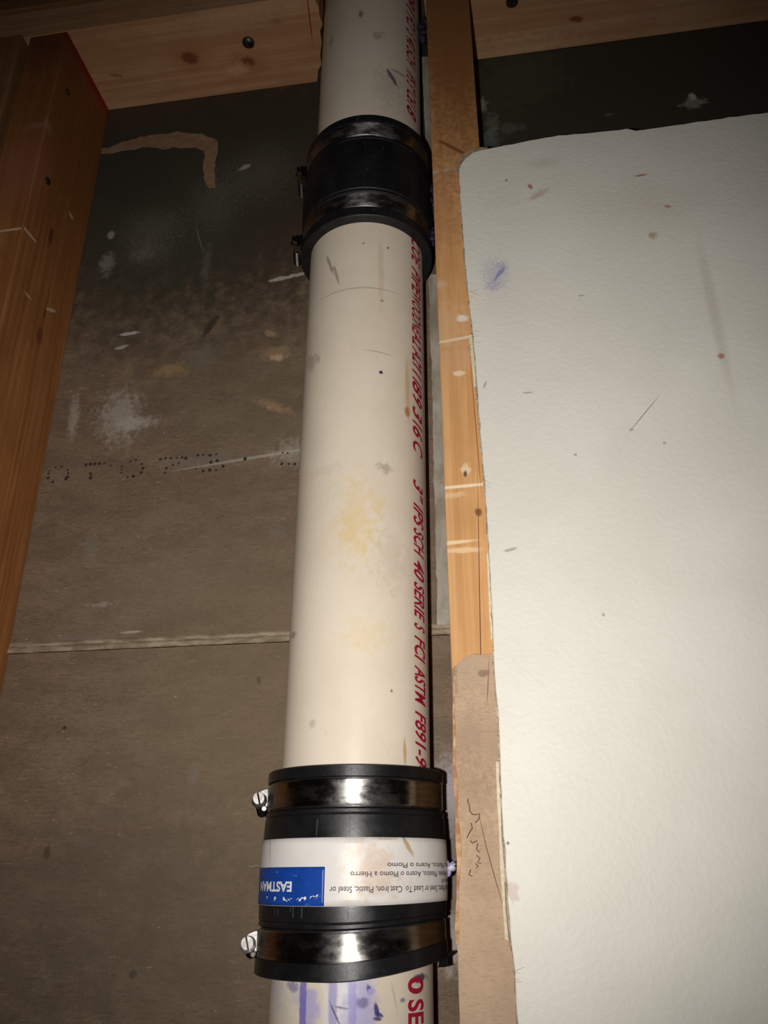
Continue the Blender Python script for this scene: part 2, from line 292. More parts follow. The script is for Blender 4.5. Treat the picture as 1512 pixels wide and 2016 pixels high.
# right stud
ns_ = lambda px, py, rx, rz, col, rot=0, k=.6, s=.8, soft=.4: lf(px, py, rx, rz, col, rot, k, s, soft)
ROSE = s2l((214, 176, 150))
stud_r = wood('tan_pine', s2l((220, 170, 116)), s2l((204, 150, 96)), 2, [
    ns_(880, 335, .022, .0012, s2l((216, 200, 180)), .05, .3, .9), ns_(898, 668, .018, .0012, s2l((236, 214, 184)), .12, .4, .95), ns_(905, 700, .02, .010, ROSE, 0, 1.4, .5), ns_(875, 640, .016, .016, s2l((222, 190, 158)), 0, 1.6, .5),
    ns_(912, 957, .022, .0011, s2l((244, 222, 192)), .03, .15, 1), ns_(885, 975, .010, .002, s2l((232, 196, 154)), 0, .8, .7), ns_(893, 1068, .014, .0012, s2l((244, 214, 174)), .05, .3, .9), ns_(912, 1083, .011, .0018, s2l((240, 206, 166)), 0, .4, .8),
    ns_(909, 627, .004, .003, s2l((240, 226, 216)), 0, .5, .9), ns_(866, 560, .005, .004, s2l((220, 196, 176)), 0, 1., .7), ns_(905, 735, .0035, .002, s2l((240, 214, 190)), 0, .8, .9), ns_(917, 925, .003, .004, s2l((236, 206, 170)), 0, .8, .9), ns_(916, 933, .0012, .002, s2l((80, 60, 44)), 0, .6, .9),
    ns_(872, 420, .012, .03, s2l((178, 122, 82)), 0, 1.2, .6), ns_(880, 360, .02, .014, s2l((190, 138, 104)), 0, 1.2, .6), ns_(890, 290, .0018, .014, s2l((110, 66, 30)), .85, .2, .9), ns_(890, 40, .04, .16, s2l((138, 88, 50)), 0, .4, .9, .6),
    ns_(945, 1210, .0003, .09, s2l((92, 52, 40)), -.035, .02, .9, .3), ns_(936, 830, .0003, .05, s2l((130, 76, 50)), .02, .05, .9, .3), ns_(942, 1008, .0022, .003, s2l((120, 78, 44)), 0, .4, .9), ns_(870, 1085, .001, .006, s2l((140, 90, 60)), .2, .3, .8)])
bm = bmesh.new(); box(bm, XR, XR+.038, 0, .0893, -.9, ZP)
s2 = tag(obj('wall_stud', bm, stud_r, None, origin=(XR+.019, .0446, -.9), bevel=.001), 'tan timber stud standing right of the drain pipe, narrow face to the viewer', 'stud')
# objects with their own origin need the stains and darker tops in local space
def local_blobs(o):
    off = worldloc(o)
    for n in o.data.materials[0].node_tree.nodes:
        if n.type == 'MAPPING' and n.vector_type == 'TEXTURE': n.inputs['Location'].default_value = Vector(n.inputs['Location'].default_value)-off
local_blobs(s1); local_blobs(s2)

# ------------------------------------------------------------------ top plates
def pl(px, py, rx, ry, col, rot=0, k=.4, s=.9, soft=.4):
    p = Zp(px, py, ZP); return blob((p.x, p.y, p.z), (rx, ry, .03), col, (0, 0, rot), k, s, soft)
KN = s2l((124, 62, 34)); KH = s2l((170, 116, 70))
plate_m = wood('pale_pine', s2l((196, 150, 112)), s2l((178, 130, 92)), 0, [
    pl(374, 114, .022, .016, KH, 0, .5, .5, .6), pl(374, 114, .0085, .006, KN, .2), pl(488, 124, .02, .014, KH, 0, .5, .5, .6), pl(488, 124, .007, .006, KN), pl(228, 148, .006, .002, KN, .3, .6, .6),
    pl(470, 136, .012, .006, s2l((214, 170, 130)), 0, .8, .6), pl(545, 42, .005, .003, s2l((130, 96, 66)), 0, 1., .6),
    pl(609, 30, .0007, .028, s2l((150, 40, 20)), .12, .2, .9), pl(490, 10, .05, .012, s2l((222, 190, 160)), 0, 1.4, .3),
    pl(1005, 92, .05, .010, s2l((216, 178, 146)), 0, 1.8, .5), pl(1135, 38, .006, .003, KN, .3, .5), pl(1350, 30, .03, .03, s2l((206, 178, 152)), 0, 1.2, .35)])
cx = [(624, 158), (627, 140), (633, 128), (631, 110), (634, 84), (630, 62), (636, 50), (630, 34), (628, 16), (620, 0)]
edge = [Zp(x, y, ZP) for x, y in cx]
out = [Vector((-.95, .0893, ZP)), Vector((edge[0].x, .0893, ZP))] + edge[1:] + [Vector((edge[-1].x-.001, 0, ZP)), Vector((-.95, 0, ZP))]
bm = bmesh.new(); prism(bm, out, (0, 0, .038))
p1 = tag(obj('top_plate', bm, plate_m, bevel=.0008), 'knotty pine top plate left of the pipe, rough cut end beside the pipe', 'timber plate')
bm = bmesh.new(); box(bm, XR-.003, 1.3, .0, .0893, ZP+.0003, ZP+.038)
p2 = tag(obj('top_plate', bm, plate_m, bevel=.0008), 'pine top plate right of the pipe, above the white drywall', 'timber plate')
bm = bmesh.new(); box(bm, -.95, Zp(420, 0, ZP).x-.02, -.003, .0885, ZP+.0405, ZP+.0785)
tag(obj('top_plate', bm, wood('old_pine', s2l((150, 108, 70)), s2l((122, 84, 50)), 0), bevel=.001), 'darker upper timber plate lying on the knotty plate in the top left corner', 'timber plate')
p = Zp(489, 83, ZP); bm = bmesh.new(); cyl(bm, (p.x, p.y, ZP+.02), (p.x, p.y, ZP-.0015), .0058, 24); cyl(bm, (p.x, p.y, ZP-.0015), (p.x, p.y, ZP-.0028), .0052, 24, .003)
box(bm, p.x-.0033, p.x+.0033, p.y-.0007, p.y+.0007, ZP-.0032, ZP-.002); box(bm, p.x-.0007, p.x+.0007, p.y-.0033, p.y+.0033, ZP-.0032, ZP-.002)
tag(obj('screw', bm, iron, p1), 'dark screw head')
p = Zp(1008, 3, ZP); bm = bmesh.new(); cyl(bm, (p.x, p.y, ZP+.02), (p.x, p.y, ZP-.0012), .0055, 20); tag(obj('nail', bm, iron, p2), 'dark nail head')

# ------------------------------------------------------------------ drywall in front, right
WHT = s2l((232, 228, 218))
dw = lambda px, py, rx, rz, col, rot=0, k=.6, s=.8, soft=.4, ns=0: (lambda p: blob((p.x, p.y, p.z), (rx, .02, rz), col, rot, k, s, soft, ns))(Y(px, py, -.0127))
VIO = s2l((150, 150, 196)); RST = s2l((176, 120, 104)); SM = s2l((170, 160, 148))
dry_m = surf('painted_drywall', WHT, s2l((226, 222, 211)), (12, 12, 12), .5, .55, (300, 300, 300), spec=.35, bdist=.0006, blobs=[
    dw(1408, 625, .0035, .055, s2l((205, 198, 188)), .01, .15, .6, .6), dw(1420, 701, .0022, .0022, RST, 0, .2, .85), dw(1268, 815, .0004, .016, s2l((160, 132, 110)), -.72, .1, .7, .3), dw(1243, 846, .0012, .0008, SM, 0, .3, .8),
    dw(975, 540, .008, .012, VIO, .2, 1.7, .6, .4, 2), dw(982, 540, .0014, .006, s2l((120, 128, 190)), -.6, .7, .8), dw(970, 562, .005, .004, VIO, 0, 1.7, .7, .4, 2), dw(990, 525, .003, .004, s2l((130, 130, 180)), 0, 1.6, .6, .4, 2),
    dw(1060, 383, .007, .0025, RST, .5, 1.5, .7, .4, 2), dw(1044, 368, .0016, .003, RST, .4, .4, .9), dw(1262, 345, .005, .0009, RST, .1, .5, .9), dw(1314, 406, .0022, .0014, RST, -.4, .8, .8), dw(1286, 462, .003, .003, s2l((190, 160, 130)), 0, .8, .8),
    dw(1070, 320, .010, .004, s2l((190, 178, 166)), 0, 1.8, .5, .5, 2), dw(1280, 395, .03, .016, s2l((204, 190, 176)), 0, 1.9, .45, .6, 2), dw(997, 355, .001, .001, RST, 0, .2, .9), dw(1000, 600, .03, .02, s2l((224, 204, 186)), 0, 1., .35, .6),
    dw(1040, 773, .003, .0006, SM, 0, .3, .8), dw(1144, 582, .002, .0006, SM, 0, .3, .8), dw(1308, 872, .001, .001, SM, 0, .2, .8), dw(1133, 895, .001, .001, SM, 0, .2, .8), dw(1005, 1082, .004, .001, SM, .2, .4, .8), dw(955, 757, .0008, .003, SM, -.4, .3, .8),
    dw(1000, 1660, .0008, .0008, s2l((110, 100, 90)), 0, .2, .9), dw(1010, 1760, .0035, .004, s2l((190, 150, 140)), .3, 1.8, .7), dw(985, 395, .012, .008, s2l((214, 205, 192)), 0, 1.8, .4), dw(1188, 1210, .0008, .001, SM, 0, .2, .8)])
LE = [(903, 334), (908, 322), (916, 312), (930, 300), (944, 296), (960, 293), (1010, 283), (1060, 273), (1100, 266), (1160, 262), (1200, 257), (1235, 253), (1252, 257), (1300, 250), (1345, 244), (1420, 232), (1512, 221)]
LL = [(1019, 2016), (1015, 1930), (1008, 1860), (1001, 1790), (995, 1700), (990, 1620), (986, 1540), (983, 1450), (978, 1380), (972, 1290), (970, 1220), (966, 1150), (962, 1070), (957, 985), (956, 960), (953, 930), (950, 900), (946, 850), (941, 790), (937, 740), (935, 700), (930, 650), (924, 590), (918, 540), (913, 480), (909, 420), (905, 370)]
yf = -.0127
rt = Y(1512, 221, yf); lb = Y(1019, 2016, yf)
front = [Y(x, y, yf) for x, y in LE]+[Vector((1.2, yf, rt.z+.10)), Vector((1.2, yf, -.9)), Vector((lb.x+.03, yf, -.9))]+[Y(x, y, yf) for x, y in LL]
nle = len(LE)
jf = jag(front, .005, .0007, 11, keep=(nle-1, nle, nle+1, nle+2))
bm = bmesh.new(); prism(bm, jf, (0, .0120, 0))
dr = tag(obj('wall_front', bm, dry_m, bevel=.0005), 'white painted drywall sheet at right with torn left and top edges', 'wall', 'structure')
paper = surf('torn_paper_edge', s2l((150, 130, 106)), s2l((196, 180, 156)), (200, 200, 200), .85, .3, fine=[((500, 500, 500), .6, .5, .6, s2l((108, 94, 80)))])
bm = bmesh.new()
def strip(pts, w0, w1, y0, th, sd):
    L_, R_ = [], []
    q = []
    for i in range(len(pts)-1):
        for j in range(6): q.append(pts[i].lerp(pts[i+1], j/6))
    q.append(pts[-1])
    for i, p in enumerate(q):
        d = (q[min(i+1, len(q)-1)]-q[max(i-1, 0)]).normalized(); n = Vector((-d.z, 0, d.x))
        wv = w0+(w1-w0)*(.5+.9*noise.noise(Vector((i*.37, sd, 0))))
        L_.append(Vector((p.x, y0, p.z))+n*wv); R_.append(Vector((p.x, y0, p.z))-n*.002)
    for i in range(len(q)-1):
        prism(bm, [L_[i], L_[i+1], R_[i+1], R_[i]], (0, th, 0))
strip([Y(x, y, yf) for x, y in LE], .0001, .0012, -.0112, .0006, 3)
strip([Y(x, y, yf) for x, y in LL], .0002, .0016, -.0100, .0006, 8)
strip([Y(x, y, yf) for x, y in LL[:20]], .0001, .0009, -.0118, .0006, 12)
tag(obj('torn_paper_edge', bm, paper, dr), 'brown torn paper fringe along the cut edge')
bm = bmesh.new(); prism(bm, jag([Y(x, y, -.0105) for x, y in [(898, 330), (903, 316), (912, 303), (928, 294), (946, 290), (960, 290), (950, 300), (935, 310), (915, 330), (906, 345)]], .003, .0008, 21), (0, .0008, 0))
tag(obj('paper_flap', bm, surf('flap_paper', s2l((176, 148, 120)), s2l((140, 116, 90)), (200, 200, 200), .85, .2), dr), 'torn brown paper flap on the corner')
bm = bmesh.new()
for (x0, y0, n) in ((950, 935, 5), (932, 652, 4), (1012, 1908, 4), (926, 570, 3), (920, 690, 3)):
    for k in range(n):
        a = Y(x0, y0+k*6, -.0135); a += Vector((0, 0, random.uniform(-.002, .002))); b = a+Vector((random.uniform(.002, .006), -.0006, random.uniform(-.004, .004))); cyl(bm, a, b, .00013, 5, .00006)
obj('paper_fibres', bm, paper, dr)
# light line of bare gypsum down the cut edge
bm = bmesh.new()
for seg in ([(928, 660), (934, 720), (937, 762)], [(963, 1090), (968, 1200), (971, 1262)], [(981, 1500), (984, 1580), (987, 1640), (990, 1700), (995, 1790), (1000, 1850)]):
    ribbon(bm, [Y(x-2, y, -.0095) for x, y in seg], [.0006+.0004*random.random() for _ in seg], (0, -1, 0), .0006)
tag(obj('gypsum_core', bm, flat('gypsum', s2l((226, 216, 190)), .9), dr), 'bare gypsum showing at the cut edge')
# brown backing paper left on the stud
ps = [(889, 1318), (896, 1310), (906, 1303), (918, 1292), (932, 1286), (945, 1289), (970, 1287), (978, 1380), (984, 1450), (990, 1600), (997, 1720), (1004, 1800), (1012, 1870), (1019, 1930), (1026, 2016)]
pleft = [(904, 2016), (902, 1900), (901, 1880), (898, 1850), (902, 1830), (902, 1700), (905, 1680), (899, 1650), (898, 1590), (896, 1540), (893, 1500), (891, 1440), (892, 1380)]
y1 = -.0042
pp = [Y(x, y, y1) for x, y in ps]+[Vector((Y(1026, 2016, y1).x+.02, y1, -.4)), Vector((Y(904, 2016, y1).x+.003, y1, -.4))]+[Y(x, y, y1) for x, y in pleft]
sb = lambda px, py, rx, rz, col, rot=0, k=.6, s=.8, soft=.4, ns=0: (lambda p: blob((p.x, p.y, p.z), (rx, .02, rz), col, rot, k, s, soft, ns))(Y(px, py, y1))
kraft = surf('kraft_paper', s2l((196, 168, 140)), s2l((182, 156, 130)), (40, 40, 40), .8, .25, (500, 500, 500), fine=[((350, 350, 1200), .4, .5, .7, s2l((150, 126, 102))), ((900, 900, 900), .4, .62, .72, s2l((206, 180, 152)))], blobs=[
    sb(952, 1325, .003, .002, s2l((110, 84, 66)), 0, .7, .8), sb(961, 1340, .0003, .013, s2l((96, 66, 50)), -.1, .05, .8, .3), sb(935, 1300, .03, .012, s2l((170, 146, 122)), 0, .8, .4, .6), sb(893, 1325, .002, .01, s2l((120, 96, 74)), 0, 1., .8),
    sb(925, 1570, .012, .02, s2l((150, 122, 98)), 0, 1.9, .6), sb(940, 1460, .03, .02, s2l((150, 124, 104)), 0, 1.9, .6, .4, 2)])
bm = bmesh.new(); prism(bm, jag(pp, .004, .0006, 31, keep=(14, 15, 16)), (0, .0040, 0))
ko = tag(obj('backing_paper', bm, kraft, bevel=.0004), 'brown torn backing paper stuck to the lower stud, between the pipe and the white drywall', 'paper')
bm = bmesh.new(); pen = flat('pencil', s2l((92, 72, 60)), .8)
for st in ([(922, 1572), (921, 1580), (925, 1585)], [(924, 1586), (925, 1597), (930, 1603), (936, 1604), (944, 1602), (943, 1612), (936, 1620)], [(927, 1620), (930, 1630), (924, 1640), (919, 1650)], [(926, 1655), (930, 1660), (940, 1655)],
           [(941, 1660), (938, 1672), (944, 1678)], [(938, 1684), (945, 1690), (940, 1698), (947, 1700)], [(936, 1700), (942, 1706), (937, 1708)], [(927, 1712), (923, 1722), (930, 1725)]):
    ribbon(bm, [Y(x, y, y1-.0001) for x, y in st], [.00028]*len(st), (0, -1, 0), .00015)
ribbon(bm, [Y(943, 1605, y1-.0001), Y(958, 1670, y1-.0001), Y(972, 1720, y1-.0001), Y(989, 1779, y1-.0001)], [.0001, .0002, .0002, .0001], (0, -1, 0), .00015)
tag(obj('pencil_writing', bm, pen, ko), 'faint handwritten pencil scrawl running down the paper')
bm = bmesh.new()
ribbon(bm, [Y(x, y, y1-.0006) for x, y in [(896, 1330), (893, 1400), (895, 1450), (894, 1500), (898, 1545), (899, 1600), (903, 1660), (904, 1690), (901, 1760), (900, 1830), (901, 1860)]], [.0004, .0006, .0008, .0007, .0012, .0006, .0016, .0012, .0005, .0012, .0006], (0, -1, 0), .0006)
tag(obj('torn_edge', bm, surf('peeled_layer', s2l((206, 170, 132)), s2l((168, 116, 80)), (90, 90, 160), .8, .3), ko), 'orange peeled layer along the torn left edge')

# ------------------------------------------------------------------ drain pipes
LX, LY = math.tan(math.radians(.6748)), math.tan(math.radians(.1883)); YP = .0275; RP = .04445
AX = lambda z: Vector((LX*z, YP+LY*z, z))
def cylpt(z, ang, r): c = AX(z); return Vector((c.x+r*math.sin(ang), c.y-r*math.cos(ang), z))
def hit(px, py, r=RP):             # point of the pipe's surface seen at a pixel
    d = ray(px, py); o = CAM
    # solve (o+td - axis)^2 = r^2 in the level plane, axis leaning slightly
    ax, ay = o.x-LX*o.z, o.y-YP-LY*o.z; bx, by = d.x-LX*d.z, d.y-LY*d.z
    A = bx*bx+by*by; B = ax*bx+ay*by; C = ax*ax+ay*ay-r*r; q = B*B-A*C
    t = (-B-math.sqrt(max(q, 0)))/A; p = o+d*t; c = AX(p.z)
    return p, math.atan2(p.x-c.x, -(p.y-c.y))
def pb(px, py, rx, rz, col, rot=0, k=.6, s=.8, soft=.4, ns=0):
    p, a = hit(px, py); return blob((p.x, p.y, p.z), (rx, .02, rz), col, rot, k, s, soft, ns)
PVC1, PVC2 = s2l((228, 215, 196)), s2l((220, 206, 186))
YEL = s2l((222, 190, 120)); LIN = s2l((120, 104, 92)); PUR = s2l((92, 84, 160)); PUL = s2l((176, 170, 214))
def pvc(name, bl): return surf(name, PVC1, PVC2, (14, 14, 10), .32, .08, (200, 200, 60), blobs=bl, spec=.4, fine=[((500, 500, 200), .18, .6, .75, s2l((176, 156, 134)))])
mid_m = pvc('cream_pvc', [pb(700, 1020, .010, .022, YEL, 0, 1.8, .6, .5), pb(690, 1050, .012, .012, YEL, 0, 1.8, .45, .5), pb(722, 1250, .012, .010, YEL, 0, 1.9, .4, .5), pb(745, 990, .004, .007, YEL, 0, 1.2, .4),
    pb(802, 765, .0012, .022, s2l((206, 160, 90)), 0, .2, .6, .5), pb(802, 810, .0015, .004, s2l((176, 110, 60)), 0, .2, .8), pb(750, 733, .0012, .0013, s2l((50, 44, 90)), 0, .1, 1), pb(745, 693, .010, .0003, LIN, -.1, .05, .6, .3),
    pb(700, 567, .035, .0006, s2l((150, 136, 116)), 0, .15, .5, .5), pb(649, 520, .001, .010, LIN, .3, .6, .6), pb(662, 540, .001, .010, LIN, .25, .8, .6), pb(716, 479, .001, .001, LIN, 0, .2, .6), pb(764, 488, .0008, .001, LIN, 0, .2, .9),
    pb(752, 592, .0012, .0012, LIN, 0, .3, .7), pb(612, 715, .003, .008, s2l((130, 100, 96)), .3, 1.2, .6), pb(625, 705, .002, .004, LIN, .3, 1.2, .6), pb(757, 921, .004, .003, LIN, 0, 1.4, .7), pb(770, 1100, .008, .016, s2l((196, 180, 160)), 0, 1.8, .5),
    pb(640, 925, .010, .003, s2l((205, 190, 170)), 0, 1.6, .5), pb(771, 1360, .0006, .0008, LIN, 0, .2, .9), pb(797, 1480, .0008, .007, s2l((190, 150, 100)), .02, .3, .8), pb(577, 1250, .003, .002, s2l((150, 110, 104)), 0, .6, .6), pb(615, 1425, .002, .002, LIN, 0, 1.2, .5), pb(750, 540, .002, .03, s2l((196, 168, 138)), 0, .6, .35)])
top_m = pvc('grey_cream_pvc', [pb(772, 153, .0018, .009, s2l((56, 50, 84)), .45, .7, .9), pb(783, 142, .006, .0016, s2l((120, 110, 150)), 0, .6, .6), pb(745, 70, .005, .004, s2l((96, 100, 100)), .8, 1.3, .6), pb(710, 28, .0022, .005, s2l((100, 92, 90)), 0, .6, .7), pb(765, 175, .010, .02, s2l((176, 160, 150)), 0, 1.8, .5), pb(652, 82, .002, .006, s2l((90, 80, 70)), 0, 1., .6)])
low_m = pvc('primer_stained_pvc', [pb(676, 1985, .010, .05, s2l((232, 226, 232)), 0, .8, .8, .4), pb(545, 1945, .006, .010, PUL, 0, 1.3, .5), pb(610, 1985, .005, .009, PUL, 0, .8, .8, .6), pb(595, 1965, .007, .004, PUL, 0, 1.3, .6), pb(577, 1942, .003, .0022, PUR, 0, .8, .6, .4),
    pb(712, 1992, .007, .020, PUL, 0, .8, .8, .6), pb(690, 2005, .006, .01, PUL, 0, 1.2, .6), pb(714, 1974, .0028, .0022, s2l((116, 104, 150)), 0, .6, .8),
    pb(596, 1985, .0019, .10, s2l((112, 104, 184)), 0, .2, .85, .25), pb(655, 1985, .0022, .10, s2l((150, 142, 200)), .02, .35, .7, .4), pb(694, 1965, .0020, .03, s2l((140, 132, 196)), 0, .35, .7, .4),
    pb(660, 1998, .0005, .006, s2l((90, 84, 120)), .5, .4, .8), pb(672, 1984, .0035, .0005, s2l((100, 94, 120)), -.15, .4, .7), pb(727, 1948, .0011, .0022, PUR, .4, .5, .9), pb(731, 1952, .0016, .0012, PUL, .3, .5, .9),
    pb(741, 1988, .0011, .0035, s2l((64, 58, 120)), .15, .4, .95), pb(748, 1998, .0018, .0008, s2l((64, 58, 120)), -.6, .4, .9), pb(744, 2006, .0020, .0009, s2l((64, 58, 120)), -.2, .4, .9),
    pb(793, 1969, .0012, .0010, s2l((120, 110, 150)), 0, .5, .8), pb(826, 1926, .003, .002, s2l((50, 46, 90)), 0, .7, .9), pb(776, 1960, .0003, .006, s2l((150, 140, 130)), .2, .3, .5), pb(560, 1995, .004, .006, s2l((200, 190, 186)), 0, 1.4, .4)])
red_m = flat('red_ink', s2l((176, 34, 62)), .45, .3)
pink_m = flat('pink_ink_bleed', s2l((214, 172, 160)), .5, .3)
def pipe(z0, z1, mat, label):
    root = empty('drain_pipe', AX(z0), label, 'pipe')
    bm = bmesh.new(); lathe(bm, [(RP, z0+.001), (RP, z1-.001), (RP-.001, z1), (.039, z1), (.039, z0), (RP-.001, z0)], AX)
    o = obj('pipe_wall', bm, mat, root, smooth=True)
    o.data.materials[0] = mat; md = o.modifiers.new('e', 'EDGE_SPLIT'); md.split_angle = .7
    for n in mat.node_tree.nodes:
        if n.type == 'MAPPING' and n.vector_type == 'TEXTURE': n.inputs['Location'].default_value = Vector(n.inputs['Location'].default_value)-root.location
    return root
def letters(bm, words, a0, a1, r=RP+.00025, shear=.35, bold=.022):
    for (s, py0, py1) in words:
        z0 = hit(824, py0)[0].z; z1 = hit(824, py1)[0].z
        put_text(bm, s, lambda u, v: cylpt(z0+(z1-z0)*u, a0+(a1-a0)*v, r), 1, 5, bold=bold, shear=shear)
pm = pipe(.004, .499, mid_m, 'long cream plastic drain pipe with red lettering, between the two black couplings')
A0, A1 = math.radians(60), math.radians(76.5)
bm = bmesh.new()
letters(bm, [('COE', 484, 530), ('PIPE', 538, 590), ('WOODNE', 588, 664), ('A2 A2', 660, 722), ("'", 722, 728), ('111', 722, 762), ('8', 758, 783), ('9', 784, 802), ('3', 807, 832), ('1', 834, 846), ('6', 845, 866), ('C', 873, 899),
    ('3"', 949, 988), ('IPS', 994, 1040), ('SCH', 1043, 1096), ('40', 1104, 1143), ('SERIE', 1148, 1222), ('S', 1228, 1243), ('FCI', 1253, 1303), ('ASTM', 1311, 1388), ('F891-94', 1400, 1530)], A0, A1)
tag(obj('printed_lettering', bm, red_m, pm), 'red print reading down the pipe: 3" IPS SCH 40 SERIE S FCI ASTM F891-9')
pt_ = pipe(.501, 1.15, top_m, 'upper cream drain pipe rising from the top coupling past the pine plates')
bm = bmesh.new()
letters(bm, [('ASTM F891', -60, 62), ('FCI', 66, 90), ('S', 96, 104), ('40 SCH', 108, 160), ('IPS 3"', 172, 206), ('C61', 208, 236), ('8', 238, 256)], math.radians(54), math.radians(71))
tag(obj('printed_lettering', bm, red_m, pt_), 'dim dark red print running down the pipe')
pl_ = pipe(-.9, .0, low_m, 'lower cream drain pipe smeared with violet primer, under the labelled coupling')
bm = bmesh.new()
letters(bm, [('0', 1922, 1956), ('SERIE', 1966, 2090), ('S', 2096, 2120)], math.radians(51), math.radians(67), shear=.05, bold=.03)
tag(obj('printed_lettering', bm, red_m, pl_), 'red print reading O SE')

# ------------------------------------------------------------------ rubber couplings
rub = surf('black_rubber', (.006, .006, .0065, 1), (.010, .010, .011, 1), (40, 40, 40), .34, .08, (400, 400, 400), spec=.5, rvar=.05, fine=[((300, 300, 300), .3, .6, .75, (.03, .028, .028, 1))])
rub2 = surf('scuffed_rubber', (.006, .006, .0065, 1), (.012, .011, .013, 1), (60, 60, 60), .45, .15, (400, 400, 400), spec=.4, fine=[((260, 260, 160), .5, .62, .72, (.05, .045, .06, 1))])
steel = surf('stainless_band', (.50, .49, .47, 1), (.36, .35, .33, 1), (50, 50, 500), .34, .03, (60, 60, 1200), metal=1, aniso=.8, rvar=.12, fine=[((120, 120, 120), .35, .55, .7, (.72, .7, .66, 1))])
steel2 = surf('bright_screw_steel', (.24, .225, .215, 1), (.15, .14, .135, 1), (500, 500, 500), .3, 0, metal=1)
seam_m = flat('mould_seam', (.030, .028, .030, 1), .5)
def body(h): return .0520+.0012*math.cos(min(1, abs(h)/.03)*math.pi/2)      # radius of the sleeve's middle
def coupling(zc, label, bend, rubm, z_bands, lip):
    root = empty('pipe_coupling', AX(zc-.052), label, 'pipe coupling')
    def fn(p):
        if not bend: return p
        h = p.z-zc; c = AX(p.z)
        sx = max(0, min(1, (p.x-c.x+.004)/.056)); sz = max(0, min(1, (-h-.012)/.03))
        q = Vector(p); q.z += .0078*sx**1.7*sz
        q.x -= .0012*sz*(1 if p.x-c.x < 0 else -.5)*abs(p.x-c.x)/.05
        return q
    bt, bb = z_bands; ri = .0446
    pr = [(ri, .0520), (.0512, .0520), (.0520, .0514), (.0520, .0520-lip[0]), (.0503, .0520-lip[0]-.0004), (.0503, bt-.0145), (.0510, bt-.0150), (.0520, bt-.0155), (.0521, bt-.0172), (.0516, bt-.0180)]
    for k in range(9): h = (bt-.0185)+((bb+.0185)-(bt-.0185))*k/8; pr.append((body(h), h))
    pr += [(.0516, bb+.0180), (.0521, bb+.0172), (.0520, bb+.0155), (.0510, bb+.0150), (.0503, bb+.0145), (.0503, -.0520+lip[1]+.0004), (.0522, -.0520+lip[1]), (.0522, -.0514), (.0514, -.0520), (ri, -.0520)]
    bm = bmesh.new(); lathe(bm, [(r, zc+h) for r, h in pr], AX, 180, fn=fn)
    # moulding line down the front
    a = math.radians(8.5)
    sl = obj('rubber_sleeve', bm, rubm, root, smooth=True); md = sl.modifiers.new('e', 'EDGE_SPLIT'); md.split_angle = .6
    bm = bmesh.new()
    zs = [zc+.0515-lip[0]*0-.0005*0 - i*(.1030/60) for i in range(61)]
    def rad(h):
        for i in range(1, len(pr)-2):
            (ra, ha), (rb, hb) = pr[i], pr[i+1]
            if ha >= h >= hb: return ra+(rb-ra)*((ha-h)/max(1e-9, ha-hb))
        return .052
    for i in range(60):
        q = []
        for (zz, da) in ((zs[i], -.0022), (zs[i], .0022), (zs[i+1], .0022), (zs[i+1], -.0022)): q.append(bm.verts.new(fn(cylpt(zz, a+da-.02, rad(zz-zc)+.00006))))
        bm.faces.new(q)
    obj('mould_line', bm, seam_m, sl)
    for kk, h0 in enumerate((bt, bb+.0137)):
        z1, z0 = zc+h0, zc+h0-.0137
        prf = [(.0505, z1), (.0514, z1), (.0517, z1-.0005), (.0515, z1-.0014), (.0515, z0+.0014), (.0517, z0+.0005), (.0514, z0), (.0505, z0)]
        bm = bmesh.new(); lathe(bm, prf, AX, 180, fn=fn)
        # overlap tail of the band
        cl = obj('hose_clamp', bm, steel, root, smooth=True); md = cl.modifiers.new('e', 'EDGE_SPLIT'); md.split_angle = .5
        phi = math.radians(-80); zz = (z0+z1)/2; c = AX(zz)
        er = Vector((math.sin(phi), -math.cos(phi), 0)); et = Vector((er.y, -er.x, 0))
        if et.y > 0: et = -et
        P = lambda r_, t_, h_: fn(Vector((c.x, c.y, zz))+er*r_+et*t_) + Vector((0, 0, h_))
        bm = bmesh.new(); hs = []
        for t_ in (-.0080, .0035):
            ring = [P(.0515, t_, -.0058), P(.0530, t_, -.0058), P(.0562, t_, -.0046), P(.0590, t_, -.0020), P(.0594, t_, 0), P(.0590, t_, .0020), P(.0562, t_, .0046), P(.0530, t_, .0058), P(.0515, t_, .0058)]
            hs.append([bm.verts.new(q) for q in ring])
        for i in range(9): bm.faces.new((hs[0][i], hs[0][(i+1) % 9], hs[1][(i+1) % 9], hs[1][i]))
        bm.faces.new(hs[0]); bm.faces.new(hs[1])
        cyl(bm, P(.0530, .0035, -.0052), P(.0530, .0085, -.0056), .0016, 10)
        obj('screw_housing', bm, steel2, cl, bevel=.0003)
        bm = bmesh.new(); PT = lambda r_, t_, h_: P(r_, t_, h_+(t_-.0085)*.30)
        cyl(bm, PT(.0563, -.0130, 0), PT(.0563, .0045, 0), .0026, 20)
        for k in range(7): cyl(bm, PT(.0563, -.0125+k*.0016, 0), PT(.0563, -.0119+k*.0016, 0), .0031, 20, .0026)
        cyl(bm, PT(.0563, .0045, 0), PT(.0563, .0055, 0), .0044, 28)                    # flange
        cyl(bm, PT(.0563, .0055, 0), PT(.0563, .0085, 0), .0036, 6)                     # hexagon head
        # slotted crown: two half discs
        for sgn in (-1, 1):
            tilt = math.radians(14); ux = er*math.cos(tilt)+Vector((0, 0, 1))*math.sin(tilt)*-1; uz = Vector((0, 0, 1))*math.cos(tilt)+er*math.sin(tilt)
            lo = []; 
            for i in range(13):
                t = -math.pi/2+math.pi*i/12; x_ = max(.0005, .0033*math.cos(t))*sgn; z_ = .0033*math.sin(t)
                lo.append(PT(.0563, .0085, 0)+ux*x_+uz*z_)
            prism(bm, lo, et*.0012)
